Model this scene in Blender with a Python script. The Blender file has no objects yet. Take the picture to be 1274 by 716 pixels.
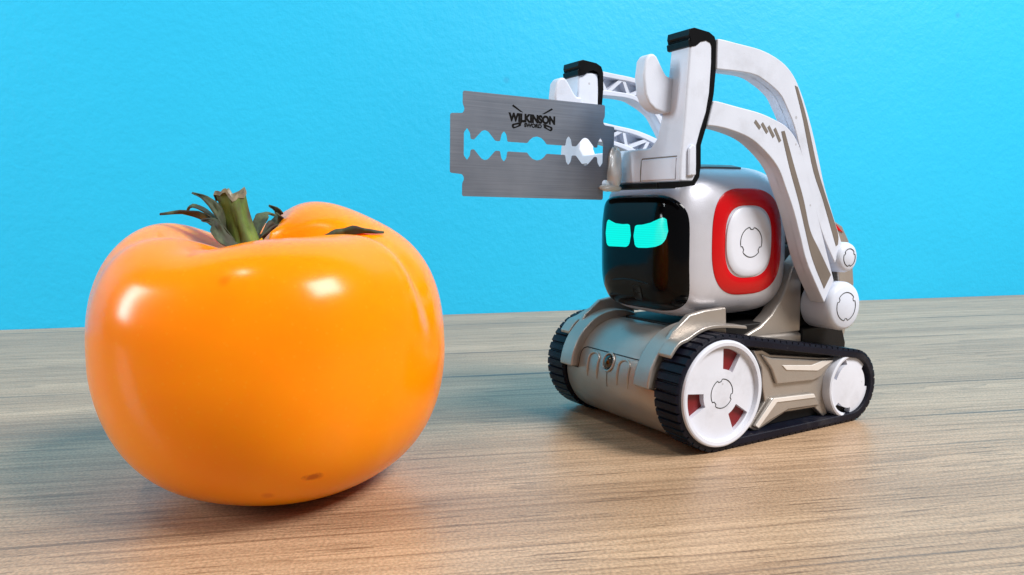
import bpy, bmesh, math, random
from mathutils import Vector, Matrix
random.seed(7)
S = 0.001                                   # everything below is written in millimetres
R = math.radians
scene = bpy.context.scene
col = scene.collection

# ------------------------------------------------------------------ camera
cam_data = bpy.data.cameras.new('camera')
cam = bpy.data.objects.new('camera', cam_data); col.objects.link(cam)
cam_data.sensor_width = 36.0
cam_data.lens = 952.72 / 1274 * 36.0
cam_data.clip_start = 0.005; cam_data.clip_end = 20
cam.matrix_world = Matrix.Translation((0, 0, 57.05 * S)) @ Matrix.Rotation(R(90 - 6.09), 4, 'X') @ Matrix.Rotation(R(-0.46), 4, 'Z')
scene.camera = cam

# ------------------------------------------------------------------ room light
world = bpy.data.worlds.new('World'); scene.world = world; world.use_nodes = True
bgn = world.node_tree.nodes['Background']
bgn.inputs['Color'].default_value = (0.86, 0.93, 1.0, 1); bgn.inputs['Strength'].default_value = 0.24

def area(name, loc, target, sx, sy, power, color):
    l = bpy.data.lights.new(name, 'AREA'); l.shape = 'RECTANGLE'; l.size = sx; l.size_y = sy
    l.energy = power; l.color = color
    o = bpy.data.objects.new(name, l); col.objects.link(o)
    o.location = Vector(loc) * S
    o.rotation_euler = (Vector(target) * S - o.location).to_track_quat('-Z', 'Y').to_euler()
    return o
area('ceiling_lamp', (740, -190, 900), (0, 200, 0), 0.44, 0.37, 21.5, (1.0, 0.975, 0.96))
area('window_light', (-790, -20, 340), (-40, 190, 30), 0.10, 0.36, 4.2, (0.9, 0.96, 1.0))
area('small_ceiling_lamp', (-260, -60, 880), (-40, 200, 0), 0.09, 0.09, 1.2, (1.0, 0.96, 0.9))

vs = scene.view_settings
vs.view_transform = 'Standard'; vs.look = 'None'; vs.exposure = 0.05; vs.gamma = 1.0; vs.use_curve_mapping = False

# ------------------------------------------------------------------ materials
def new_mat(name):
    m = bpy.data.materials.new(name); m.use_nodes = True
    return m, m.node_tree, m.node_tree.nodes['Principled BSDF']
def N(nt, kind, **kw):
    n = nt.nodes.new(kind)
    for k, v in kw.items(): setattr(n, k, v)
    return n
def plastic(name, color, rough=0.4, metal=0.0, var=0.08, nscale=900, bump=0.03, bscale=3500, coat=0.0, specks=None, **extra):
    m, nt, b = new_mat(name)
    tc = N(nt, 'ShaderNodeTexCoord')
    nz = N(nt, 'ShaderNodeTexNoise'); nz.inputs['Scale'].default_value = nscale * 0.12; nz.inputs['Detail'].default_value = 5
    nt.links.new(tc.outputs['Object'], nz.inputs['Vector'])
    rp = N(nt, 'ShaderNodeValToRGB')
    c = color
    rp.color_ramp.elements[0].position = 0.3; rp.color_ramp.elements[1].position = 0.7
    rp.color_ramp.elements[0].color = (*[x * (1 - var) for x in c], 1); rp.color_ramp.elements[1].color = (*[min(1, x * (1 + var)) for x in c], 1)
    nt.links.new(nz.outputs['Fac'], rp.inputs['Fac']); nt.links.new(rp.outputs['Color'], b.inputs['Base Color'])
    if specks:
        # scattered dust specks and small scuffs
        vo = N(nt, 'ShaderNodeTexVoronoi'); vo.inputs['Scale'].default_value = 330; nt.links.new(tc.outputs['Object'], vo.inputs['Vector'])
        sc = N(nt, 'ShaderNodeSeparateColor'); nt.links.new(vo.outputs['Color'], sc.inputs['Color'])
        th = N(nt, 'ShaderNodeMapRange'); th.inputs['From Min'].default_value = 0.80; th.inputs['From Max'].default_value = 1.0; th.inputs['To Min'].default_value = 0.0; th.inputs['To Max'].default_value = 0.16
        nt.links.new(sc.outputs['Red'], th.inputs['Value'])
        lt = N(nt, 'ShaderNodeMath', operation='LESS_THAN'); nt.links.new(vo.outputs['Distance'], lt.inputs[0]); nt.links.new(th.outputs['Result'], lt.inputs[1])
        am = N(nt, 'ShaderNodeMath', operation='MULTIPLY'); am.inputs[1].default_value = specks[1]; nt.links.new(lt.outputs[0], am.inputs[0])
        sm_ = N(nt, 'ShaderNodeTexNoise'); sm_.inputs['Scale'].default_value = 60; sm_.inputs['Detail'].default_value = 6; sm_.inputs['Roughness'].default_value = 0.7; nt.links.new(tc.outputs['Object'], sm_.inputs['Vector'])
        sr_ = N(nt, 'ShaderNodeMapRange'); sr_.inputs['From Min'].default_value = 0.56; sr_.inputs['From Max'].default_value = 0.80; sr_.inputs['To Max'].default_value = specks[2]; nt.links.new(sm_.outputs['Fac'], sr_.inputs['Value'])
        mxx = N(nt, 'ShaderNodeMath', operation='MAXIMUM'); nt.links.new(am.outputs[0], mxx.inputs[0]); nt.links.new(sr_.outputs['Result'], mxx.inputs[1])
        mm = N(nt, 'ShaderNodeMix', data_type='RGBA'); nt.links.new(mxx.outputs[0], mm.inputs['Factor']); nt.links.new(rp.outputs['Color'], mm.inputs['A']); mm.inputs['B'].default_value = (*specks[0], 1)
        nt.links.new(mm.outputs['Result'], b.inputs['Base Color'])
    mr = N(nt, 'ShaderNodeMapRange'); mr.inputs['To Min'].default_value = max(0, rough - 0.06); mr.inputs['To Max'].default_value = min(1, rough + 0.06)
    nt.links.new(nz.outputs['Fac'], mr.inputs['Value']); nt.links.new(mr.outputs['Result'], b.inputs['Roughness'])
    b.inputs['Metallic'].default_value = metal
    b.inputs['Coat Weight'].default_value = coat; b.inputs['Coat Roughness'].default_value = 0.08
    if bump:
        n2 = N(nt, 'ShaderNodeTexNoise'); n2.inputs['Scale'].default_value = bscale; n2.inputs['Detail'].default_value = 2
        nt.links.new(tc.outputs['Object'], n2.inputs['Vector'])
        bp = N(nt, 'ShaderNodeBump'); bp.inputs['Strength'].default_value = bump; bp.inputs['Distance'].default_value = 0.0002
        nt.links.new(n2.outputs['Fac'], bp.inputs['Height']); nt.links.new(bp.outputs['Normal'], b.inputs['Normal'])
    for k, v in extra.items(): b.inputs[k.replace('_', ' ')].default_value = v
    return m
M = {}
M['white'] = plastic('white_plastic', (0.59, 0.635, 0.735), 0.42, bump=0.12, var=0.05, specks=((0.20, 0.18, 0.16), 0.45, 0.30))
M['white_satin'] = plastic('white_satin', (0.66, 0.685, 0.765), 0.35, var=0.04, specks=((0.20, 0.18, 0.16), 0.40, 0.28))
M['silver'] = plastic('pearl_silver', (0.62, 0.63, 0.70), 0.40, metal=0.45, bump=0.15, var=0.05, specks=((0.20, 0.18, 0.16), 0.35, 0.2))
M['taupe'] = plastic('champagne_paint', (0.41, 0.372, 0.335), 0.33, metal=0.58, bump=0.25, var=0.07, specks=((0.20, 0.18, 0.16), 0.3, 0.3))
M['taupe_inlay'] = plastic('taupe_inlay', (0.155, 0.130, 0.110), 0.5, bump=0.15)
M['lit_facet'] = plastic('pale_lit_facet', (0.74, 0.70, 0.66), 0.35, metal=0.2)  # pale colour stands for light caught on the side plate's sloped facets
M['rubber'] = plastic('tread_rubber', (0.005, 0.0055, 0.013), 0.42, bump=0.3, var=0.3, specks=((0.10, 0.10, 0.10), 0.5, 0.35), Specular_IOR_Level=0.16)
M['black'] = plastic('black_plastic', (0.002, 0.002, 0.0025), 0.30, var=0.3, Specular_IOR_Level=0.22)
M['dark'] = plastic('dark_mechanism', (0.006, 0.005, 0.005), 0.55, var=0.3, Specular_IOR_Level=0.3)
M['screen'] = plastic('screen_glass', (0.0015, 0.0015, 0.002), 0.10, bump=0.0, var=0.2, Specular_IOR_Level=0.15)
M['red'] = plastic('red_gloss', (0.50, 0.001, 0.003), 0.20, bump=0.0, var=0.06, Specular_IOR_Level=0.35)
M['red_dark'] = plastic('red_inside', (0.17, 0.003, 0.006), 0.45)
M['slot_shade'] = plastic('slot_shade', (0.33, 0.32, 0.34), 0.5)  # white hub plastic coloured grey to paint the shade inside the slots
M['line'] = plastic('seam_line', (0.02, 0.018, 0.016), 0.6, bump=0)
M['grey_line'] = plastic('panel_line', (0.16, 0.14, 0.12), 0.6, bump=0)
M['lens'] = plastic('sensor_lens', (0.03, 0.022, 0.010), 0.12, metal=0.6, bump=0, coat=1.0)
M['ink'] = plastic('black_ink', (0.003, 0.003, 0.003), 0.6, bump=0, Specular_IOR_Level=0.1)
M['gap'] = plastic('grey_vent', (0.10, 0.11, 0.12), 0.35, bump=0)

def emission(name, color, strength):
    m, nt, b = new_mat(name)
    b.inputs['Base Color'].default_value = (0.0, 0.05, 0.05, 1); b.inputs['Roughness'].default_value = 0.15
    tc = N(nt, 'ShaderNodeTexCoord'); nz = N(nt, 'ShaderNodeTexWave', bands_direction='Z'); nz.inputs['Scale'].default_value = 560
    nt.links.new(tc.outputs['Object'], nz.inputs['Vector'])
    rp = N(nt, 'ShaderNodeValToRGB')
    rp.color_ramp.elements[0].color = (*[x * .90 for x in color], 1); rp.color_ramp.elements[1].color = (*color, 1)
    nt.links.new(nz.outputs['Fac'], rp.inputs['Fac']); nt.links.new(rp.outputs['Color'], b.inputs['Emission Color'])
    b.inputs['Emission Strength'].default_value = strength
    return m
M['eye'] = emission('eye_display', (0.0, 0.86, 0.72), 1.0)

def brushed_steel():
    m, nt, b = new_mat('brushed_steel')
    tc = N(nt, 'ShaderNodeTexCoord'); mp = N(nt, 'ShaderNodeMapping'); mp.inputs['Scale'].default_value = (60, 60, 3500)
    nt.links.new(tc.outputs['Object'], mp.inputs['Vector'])
    nz = N(nt, 'ShaderNodeTexNoise'); nz.inputs['Scale'].default_value = 1.0; nz.inputs['Detail'].default_value = 4
    nt.links.new(mp.outputs['Vector'], nz.inputs['Vector'])
    n3 = N(nt, 'ShaderNodeTexNoise'); n3.inputs['Scale'].default_value = 90; n3.inputs['Detail'].default_value = 3
    nt.links.new(tc.outputs['Object'], n3.inputs['Vector'])
    ad = N(nt, 'ShaderNodeMath', operation='ADD'); nt.links.new(nz.outputs['Fac'], ad.inputs[0]); nt.links.new(n3.outputs['Fac'], ad.inputs[1])
    rp = N(nt, 'ShaderNodeValToRGB'); rp.color_ramp.elements[0].position = 0.7; rp.color_ramp.elements[1].position = 1.3
    rp.color_ramp.elements[0].color = (0.155, 0.18, 0.225, 1); rp.color_ramp.elements[1].color = (0.235, 0.263, 0.315, 1)
    hf = N(nt, 'ShaderNodeMath', operation='MULTIPLY'); hf.inputs[1].default_value = 0.5
    nt.links.new(ad.outputs[0], hf.inputs[0])
    rp.color_ramp.elements[0].position = 0.35; rp.color_ramp.elements[1].position = 0.65
    nt.links.new(hf.outputs[0], rp.inputs['Fac']); nt.links.new(rp.outputs['Color'], b.inputs['Base Color'])
    b.inputs['Metallic'].default_value = 0.75; b.inputs['Roughness'].default_value = 0.42
    bp = N(nt, 'ShaderNodeBump'); bp.inputs['Strength'].default_value = 0.15; bp.inputs['Distance'].default_value = 0.00005
    nt.links.new(nz.outputs['Fac'], bp.inputs['Height']); nt.links.new(bp.outputs['Normal'], b.inputs['Normal'])
    return m
M['steel'] = brushed_steel()

def glue():
    m, nt, b = new_mat('hot_glue')
    tc = N(nt, 'ShaderNodeTexCoord'); nz = N(nt, 'ShaderNodeTexNoise'); nz.inputs['Scale'].default_value = 420
    nt.links.new(tc.outputs['Object'], nz.inputs['Vector'])
    b.inputs['Base Color'].default_value = (0.74, 0.77, 0.79, 1); b.inputs['Roughness'].default_value = 0.14
    b.inputs['Transmission Weight'].default_value = 0.30; b.inputs['IOR'].default_value = 1.42
    bp = N(nt, 'ShaderNodeBump'); bp.inputs['Strength'].default_value = 0.6; bp.inputs['Distance'].default_value = 0.0006
    nt.links.new(nz.outputs['Fac'], bp.inputs['Height']); nt.links.new(bp.outputs['Normal'], b.inputs['Normal'])
    return m
M['glue'] = glue()

def wall_mat():
    m, nt, b = new_mat('blue_wall_paint')
    tc = N(nt, 'ShaderNodeTexCoord')
    big = N(nt, 'ShaderNodeTexNoise'); big.inputs['Scale'].default_value = 7; big.inputs['Detail'].default_value = 3
    nt.links.new(tc.outputs['Object'], big.inputs['Vector'])
    rp = N(nt, 'ShaderNodeValToRGB'); rp.color_ramp.elements[0].position = 0.3; rp.color_ramp.elements[1].position = 0.7
    rp.color_ramp.elements[0].color = (0.006, 0.445, 0.745, 1); rp.color_ramp.elements[1].color = (0.008, 0.475, 0.775, 1)
    nt.links.new(big.outputs['Fac'], rp.inputs['Fac'])
    # sparse dark specks in the plaster
    sp = N(nt, 'ShaderNodeTexVoronoi'); sp.inputs['Scale'].default_value = 38
    nt.links.new(tc.outputs['Object'], sp.inputs['Vector'])
    sr = N(nt, 'ShaderNodeValToRGB'); sr.color_ramp.elements[0].position = 0.03; sr.color_ramp.elements[1].position = 0.085
    sr.color_ramp.elements[0].color = (1, 1, 1, 1); sr.color_ramp.elements[1].color = (0, 0, 0, 1)
    nt.links.new(sp.outputs['Distance'], sr.inputs['Fac'])
    sel = N(nt, 'ShaderNodeMath', operation='GREATER_THAN'); sel.inputs[1].default_value = 0.74
    sx = N(nt, 'ShaderNodeSeparateColor'); nt.links.new(sp.outputs['Color'], sx.inputs['Color']); nt.links.new(sx.outputs['Red'], sel.inputs[0])
    mu = N(nt, 'ShaderNodeMath', operation='MULTIPLY'); nt.links.new(sel.outputs[0], mu.inputs[0]); nt.links.new(sr.outputs['Color'], mu.inputs[1])
    mk = N(nt, 'ShaderNodeMath', operation='MULTIPLY'); mk.inputs[1].default_value = 0.42; nt.links.new(mu.outputs[0], mk.inputs[0])
    mx = N(nt, 'ShaderNodeMix', data_type='RGBA'); nt.links.new(mk.outputs[0], mx.inputs['Factor'])
    nt.links.new(rp.outputs['Color'], mx.inputs['A']); mx.inputs['B'].default_value = (0.008, 0.26, 0.50, 1)
    nt.links.new(mx.outputs['Result'], b.inputs['Base Color'])
    b.inputs['Roughness'].default_value = 0.55
    f1 = N(nt, 'ShaderNodeTexNoise'); f1.inputs['Scale'].default_value = 290; f1.inputs['Detail'].default_value = 4; f1.inputs['Roughness'].default_value = 0.6
    f2 = N(nt, 'ShaderNodeTexNoise'); f2.inputs['Scale'].default_value = 60; f2.inputs['Detail'].default_value = 2
    nt.links.new(tc.outputs['Object'], f1.inputs['Vector']); nt.links.new(tc.outputs['Object'], f2.inputs['Vector'])
    ad = N(nt, 'ShaderNodeMath', operation='ADD'); nt.links.new(f1.outputs['Fac'], ad.inputs[0]); nt.links.new(f2.outputs['Fac'], ad.inputs[1])
    bp = N(nt, 'ShaderNodeBump'); bp.inputs['Strength'].default_value = 0.21; bp.inputs['Distance'].default_value = 0.0013
    nt.links.new(ad.outputs[0], bp.inputs['Height']); nt.links.new(bp.outputs['Normal'], b.inputs['Normal'])
    return m
M['wall'] = wall_mat()

def wood_mat():
    m, nt, b = new_mat('oak_laminate')
    tc = N(nt, 'ShaderNodeTexCoord')
    rot = N(nt, 'ShaderNodeMapping'); rot.inputs['Rotation'].default_value = (0, 0, R(-9.5))
    nt.links.new(tc.outputs['Object'], rot.inputs['Vector'])
    wob = N(nt, 'ShaderNodeTexNoise'); wob.inputs['Scale'].default_value = 9; wob.inputs['Detail'].default_value = 2
    nt.links.new(rot.outputs['Vector'], wob.inputs['Vector'])
    wm = N(nt, 'ShaderNodeVectorMath', operation='MULTIPLY_ADD'); wm.inputs[1].default_value = (0, 0.004, 0)
    nt.links.new(wob.outputs['Color'], wm.inputs[0]); nt.links.new(rot.outputs['Vector'], wm.inputs[2])
    def streak(sx, sy, detail, rough=0.55):
        mp = N(nt, 'ShaderNodeMapping'); mp.inputs['Scale'].default_value = (sx, sy, 1)
        nt.links.new(wm.outputs[0], mp.inputs['Vector'])
        nz = N(nt, 'ShaderNodeTexNoise'); nz.inputs['Scale'].default_value = 1; nz.inputs['Detail'].default_value = detail; nz.inputs['Roughness'].default_value = rough
        nt.links.new(mp.outputs['Vector'], nz.inputs['Vector'])
        return nz
    broad = streak(3, 40, 4); ring = streak(1.7, 58, 2, 0.45); fine = streak(6, 700, 3, 0.6); pore = streak(55, 1500, 3, 0.55); crack = streak(2.2, 170, 2, 0.5)
    r1 = N(nt, 'ShaderNodeValToRGB')
    e = r1.color_ramp.elements
    e[0].position = 0.30; e[0].color = (0.335, 0.208, 0.122, 1); e[1].position = 0.72; e[1].color = (0.54, 0.370, 0.235, 1)
    k = e.new(0.5); k.color = (0.445, 0.292, 0.177, 1)
    nt.links.new(broad.outputs['Fac'], r1.inputs['Fac'])
    cur = r1.outputs['Color']
    def mult(cur, fac_socket, stops, amount):
        r = N(nt, 'ShaderNodeValToRGB'); el = r.color_ramp.elements
        el[0].position, el[0].color = stops[0][0], (*stops[0][1], 1); el[1].position, el[1].color = stops[-1][0], (*stops[-1][1], 1)
        for p, c in stops[1:-1]: el.new(p).color = (*c, 1)
        nt.links.new(fac_socket, r.inputs['Fac'])
        m_ = N(nt, 'ShaderNodeMix', data_type='RGBA', blend_type='MULTIPLY'); m_.inputs['Factor'].default_value = amount
        nt.links.new(cur, m_.inputs['A']); nt.links.new(r.outputs['Color'], m_.inputs['B']); return m_.outputs['Result']
    # growth rings: crisp on one side, fading on the other
    rm = N(nt, 'ShaderNodeMath', operation='MULTIPLY'); rm.inputs[1].default_value = 30.0; nt.links.new(ring.outputs['Fac'], rm.inputs[0])
    rf = N(nt, 'ShaderNodeMath', operation='FRACT'); nt.links.new(rm.outputs[0], rf.inputs[0])
    cur = mult(cur, rf.outputs[0], [(0.0, (0.62, 0.58, 0.55)), (0.10, (0.80, 0.78, 0.76)), (0.45, (1, 1, 1)), (0.97, (1.04, 1.04, 1.03)), (1.0, (0.7, 0.66, 0.63))], 0.8)
    cur = mult(cur, fine.outputs['Fac'], [(0.34, (0.62, 0.58, 0.55)), (0.52, (1.05, 1.05, 1.05))], 0.6)
    cur = mult(cur, pore.outputs['Fac'], [(0.345, (0.36, 0.31, 0.27)), (0.40, (1, 1, 1))], 0.75)
    cur = mult(cur, crack.outputs['Fac'], [(0.295, (0.26, 0.22, 0.20)), (0.345, (1, 1, 1))], 0.85)
    sp = N(nt, 'ShaderNodeTexNoise'); sp.inputs['Scale'].default_value = 1700; sp.inputs['Detail'].default_value = 3
    nt.links.new(tc.outputs['Object'], sp.inputs['Vector'])
    cur = mult(cur, sp.outputs['Fac'], [(0.38, (0.72, 0.71, 0.70)), (0.60, (1.10, 1.10, 1.10))], 0.85)
    # two long dark splits in the printed grain, and a fine one
    sx = N(nt, 'ShaderNodeSeparateXYZ'); nt.links.new(wm.outputs[0], sx.inputs[0])
    def math_(op, a, c):
        q = N(nt, 'ShaderNodeMath', operation=op)
        for i_, v_ in enumerate((a, c)):
            if isinstance(v_, (int, float)): q.inputs[i_].default_value = v_
            else: nt.links.new(v_, q.inputs[i_])
        return q.outputs[0]
    for (px_, py_), half_, wid_ in (((0.1460, 0.2075), 0.060, 0.00075), ((-0.0020, 0.2560), 0.045, 0.0011), ((0.060, 0.1180), 0.050, 0.00035)):
        ca_, sa_ = math.cos(R(-9.5)), math.sin(R(-9.5))
        ux, uy = px_ * ca_ - py_ * sa_, px_ * sa_ + py_ * ca_ + 0.002
        along_ = math_('DIVIDE', math_('ABSOLUTE', math_('SUBTRACT', sx.outputs['X'], ux), 0), half_)
        wdt = math_('MULTIPLY', math_('MAXIMUM', math_('SUBTRACT', 1.0, math_('POWER', along_, 1.6)), 0.0), wid_)
        dist = math_('ABSOLUTE', math_('SUBTRACT', sx.outputs['Y'], uy), 0)
        inside = math_('MINIMUM', math_('MAXIMUM', math_('DIVIDE', math_('SUBTRACT', wdt, dist), 0.0004), 0.0), 1.0)
        m_ = N(nt, 'ShaderNodeMix', data_type='RGBA'); nt.links.new(math_('MULTIPLY', inside, 0.8), m_.inputs['Factor'])
        nt.links.new(cur, m_.inputs['A']); m_.inputs['B'].default_value = (0.085, 0.066, 0.055, 1); cur = m_.outputs['Result']
    nt.links.new(cur, b.inputs['Base Color'])
    mr = N(nt, 'ShaderNodeMapRange'); mr.inputs['To Min'].default_value = 0.44; mr.inputs['To Max'].default_value = 0.32
    nt.links.new(fine.outputs['Fac'], mr.inputs['Value']); nt.links.new(mr.outputs['Result'], b.inputs['Roughness'])
    b.inputs['Specular IOR Level'].default_value = 0.5
    bp = N(nt, 'ShaderNodeBump'); bp.inputs['Strength'].default_value = 0.25; bp.inputs['Distance'].default_value = 0.0003
    nt.links.new(fine.outputs['Fac'], bp.inputs['Height']); nt.links.new(bp.outputs['Normal'], b.inputs['Normal'])
    return m
M['wood'] = wood_mat()

def tomato_mat():
    m, nt, b = new_mat('orange_tomato_skin')
    tc = N(nt, 'ShaderNodeTexCoord')
    nz = N(nt, 'ShaderNodeTexNoise'); nz.inputs['Scale'].default_value = 22; nz.inputs['Detail'].default_value = 3
    nt.links.new(tc.outputs['Object'], nz.inputs['Vector'])
    rp = N(nt, 'ShaderNodeValToRGB'); e = rp.color_ramp.elements
    e[0].position = 0.30; e[0].color = (1.0, 0.222, 0.0, 1); e[1].position = 0.70; e[1].color = (1.0, 0.305, 0.0, 1)
    nt.links.new(nz.outputs['Fac'], rp.inputs['Fac'])
    # tiny brownish blemishes
    vo = N(nt, 'ShaderNodeTexVoronoi'); vo.inputs['Scale'].default_value = 55
    nt.links.new(tc.outputs['Object'], vo.inputs['Vector'])
    vr = N(nt, 'ShaderNodeValToRGB'); vr.color_ramp.elements[0].position = 0.03; vr.color_ramp.elements[1].position = 0.075
    vr.color_ramp.elements[0].color = (0.45, 0.45, 0.45, 1); vr.color_ramp.elements[1].color = (0, 0, 0, 1)
    nt.links.new(vo.outputs['Distance'], vr.inputs['Fac'])
    mx = N(nt, 'ShaderNodeMix', data_type='RGBA'); nt.links.new(vr.outputs['Color'], mx.inputs['Factor'])
    nt.links.new(rp.outputs['Color'], mx.inputs['A']); mx.inputs['B'].default_value = (0.60, 0.12, 0.0, 1)
    # one dark scar low on the skin
    gm = N(nt, 'ShaderNodeVectorMath', operation='SUBTRACT'); gm.inputs[1].default_value = (0.0148, -0.0290, 0.0105)
    nt.links.new(tc.outputs['Object'], gm.inputs[0])
    g2 = N(nt, 'ShaderNodeVectorMath', operation='MULTIPLY'); g2.inputs[1].default_value = (1, 0.6, 2.3); nt.links.new(gm.outputs[0], g2.inputs[0])
    ln = N(nt, 'ShaderNodeVectorMath', operation='LENGTH'); nt.links.new(g2.outputs[0], ln.inputs[0])
    gn = N(nt, 'ShaderNodeTexNoise'); gn.inputs['Scale'].default_value = 900; nt.links.new(tc.outputs['Object'], gn.inputs['Vector'])
    gs = N(nt, 'ShaderNodeMath', operation='MULTIPLY_ADD'); gs.inputs[1].default_value = 0.0022; nt.links.new(gn.outputs['Fac'], gs.inputs[0]); nt.links.new(ln.outputs['Value'], gs.inputs[2])
    gr = N(nt, 'ShaderNodeMapRange'); gr.inputs['From Min'].default_value = 0.0020; gr.inputs['From Max'].default_value = 0.0032; gr.inputs['To Min'].default_value = 0.75; gr.inputs['To Max'].default_value = 0
    nt.links.new(gs.outputs[0], gr.inputs['Value'])
    m2 = N(nt, 'ShaderNodeMix', data_type='RGBA'); nt.links.new(gr.outputs['Result'], m2.inputs['Factor'])
    nt.links.new(mx.outputs['Result'], m2.inputs['A']); m2.inputs['B'].default_value = (0.42, 0.08, 0.0, 1)
    ld = N(nt, 'ShaderNodeTexVoronoi'); ld.inputs['Scale'].default_value = 620; nt.links.new(tc.outputs['Object'], ld.inputs['Vector'])
    lr = N(nt, 'ShaderNodeMapRange'); lr.inputs['From Min'].default_value = 0.10; lr.inputs['From Max'].default_value = 0.22; lr.inputs['To Min'].default_value = 0.16; lr.inputs['To Max'].default_value = 0.0
    nt.links.new(ld.outputs['Distance'], lr.inputs['Value'])
    m4 = N(nt, 'ShaderNodeMix', data_type='RGBA'); nt.links.new(lr.outputs['Result'], m4.inputs['Factor']); nt.links.new(m2.outputs['Result'], m4.inputs['A']); m4.inputs['B'].default_value = (1.0, 0.42, 0.03, 1)
    nt.links.new(m4.outputs['Result'], b.inputs['Base Color'])
    b.inputs['Roughness'].default_value = 0.20; b.inputs['Specular IOR Level'].default_value = 0.22
    b.inputs['Subsurface Weight'].default_value = 0.75; b.inputs['Subsurface Radius'].default_value = (1.0, 0.25, 0.02); b.inputs['Subsurface Scale'].default_value = 0.010
    b.inputs['Coat Weight'].default_value = 0.0; b.inputs['Coat Roughness'].default_value = 0.12
    n2 = N(nt, 'ShaderNodeTexNoise'); n2.inputs['Scale'].default_value = 70; n2.inputs['Detail'].default_value = 2
    nt.links.new(tc.outputs['Object'], n2.inputs['Vector'])
    bp = N(nt, 'ShaderNodeBump'); bp.inputs['Strength'].default_value = 0.06; bp.inputs['Distance'].default_value = 0.002
    nt.links.new(n2.outputs['Fac'], bp.inputs['Height']); nt.links.new(bp.outputs['Normal'], b.inputs['Normal'])
    return m
M['tomato'] = tomato_mat()

def leaf_mat(name, c0, c1, c2):
    m, nt, b = new_mat(name)
    tc = N(nt, 'ShaderNodeTexCoord'); nz = N(nt, 'ShaderNodeTexNoise'); nz.inputs['Scale'].default_value = 330; nz.inputs['Detail'].default_value = 5
    mp = N(nt, 'ShaderNodeMapping'); mp.inputs['Scale'].default_value = (1, 1, 0.45)
    nt.links.new(tc.outputs['Object'], mp.inputs['Vector']); nt.links.new(mp.outputs['Vector'], nz.inputs['Vector'])
    rp = N(nt, 'ShaderNodeValToRGB'); e = rp.color_ramp.elements
    e[0].position = 0.36; e[0].color = (*c0, 1); e[1].position = 0.68; e[1].color = (*c2, 1); k = e.new(0.52); k.color = (*c1, 1)
    nt.links.new(nz.outputs['Fac'], rp.inputs['Fac']); nt.links.new(rp.outputs['Color'], b.inputs['Base Color'])
    b.inputs['Roughness'].default_value = 0.7
    bp = N(nt, 'ShaderNodeBump'); bp.inputs['Strength'].default_value = 0.7; bp.inputs['Distance'].default_value = 0.0006
    nt.links.new(nz.outputs['Fac'], bp.inputs['Height']); nt.links.new(bp.outputs['Normal'], b.inputs['Normal'])
    return m
M['stem'] = leaf_mat('stem_green', (0.05, 0.045, 0.014), (0.070, 0.125, 0.012), (0.13, 0.21, 0.03))
M['sepal'] = leaf_mat('dry_sepal', (0.030, 0.016, 0.010), (0.028, 0.042, 0.018), (0.085, 0.11, 0.05))
M['stem_cut'] = leaf_mat('dry_stem_end', (0.05, 0.035, 0.02), (0.16, 0.13, 0.07), (0.42, 0.36, 0.26))

# ------------------------------------------------------------------ mesh helpers (mm in, metres out)
def finish(me, smooth_angle=35):
    for p in me.polygons: p.use_smooth = True
    me.set_sharp_from_angle(angle=R(smooth_angle))
def obj(name, me, mat, parent=None, bevel=0, seg=2, label=None):
    o = bpy.data.objects.new(name, me); col.objects.link(o)
    if mat: me.materials.clear(); me.materials.append(M[mat])
    if parent: o.parent = parent
    if bevel:
        b = o.modifiers.new('bevel', 'BEVEL'); b.width = bevel * S; b.segments = seg; b.limit_method = 'ANGLE'; b.angle_limit = R(32); b.harden_normals = True
    if label: o['label'] = label
    return o
def mesh(name, verts, faces, smooth=35):
    me = bpy.data.meshes.new(name)
    me.from_pydata([(x * S, y * S, z * S) for x, y, z in verts], [], faces); me.validate()
    bm = bmesh.new(); bm.from_mesh(me); bmesh.ops.recalc_face_normals(bm, faces=bm.faces); bm.to_mesh(me); bm.free()
    finish(me, smooth); return me
def prism_y(name, poly, y0, y1, smooth=35):
    n = len(poly)
    v = [(x, y0, z) for x, z in poly] + [(x, y1, z) for x, z in poly]
    f = [list(range(n)), list(range(n, 2 * n))] + [[i, (i + 1) % n, n + (i + 1) % n, n + i] for i in range(n)]
    return mesh(name, v, f, smooth)
def box(name, x0, x1, y0, y1, z0, z1):
    return prism_y(name, [(x0, z0), (x1, z0), (x1, z1), (x0, z1)], y0, y1)
def lathe_y(name, prof, cx, cz, n=64, smooth=35):
    """prof: list of (radius, y); revolved about the y axis through (cx, cz)"""
    v = []; f = []
    for r, y in prof:
        for k in range(n):
            a = 2 * math.pi * k / n; v.append((cx + r * math.cos(a), y, cz + r * math.sin(a)))
    for j in range(len(prof) - 1):
        for k in range(n): f.append([j * n + k, j * n + (k + 1) % n, (j + 1) * n + (k + 1) % n, (j + 1) * n + k])
    if prof[0][0] > 1e-6: f.append([k for k in range(n)])
    if prof[-1][0] > 1e-6: f.append([(len(prof) - 1) * n + k for k in range(n)])
    me = mesh(name, v, f, smooth)
    bm = bmesh.new(); bm.from_mesh(me); bmesh.ops.remove_doubles(bm, verts=bm.verts, dist=1e-7); bmesh.ops.recalc_face_normals(bm, faces=bm.faces); bm.to_mesh(me); bm.free(); finish(me, smooth)
    return me
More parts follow.
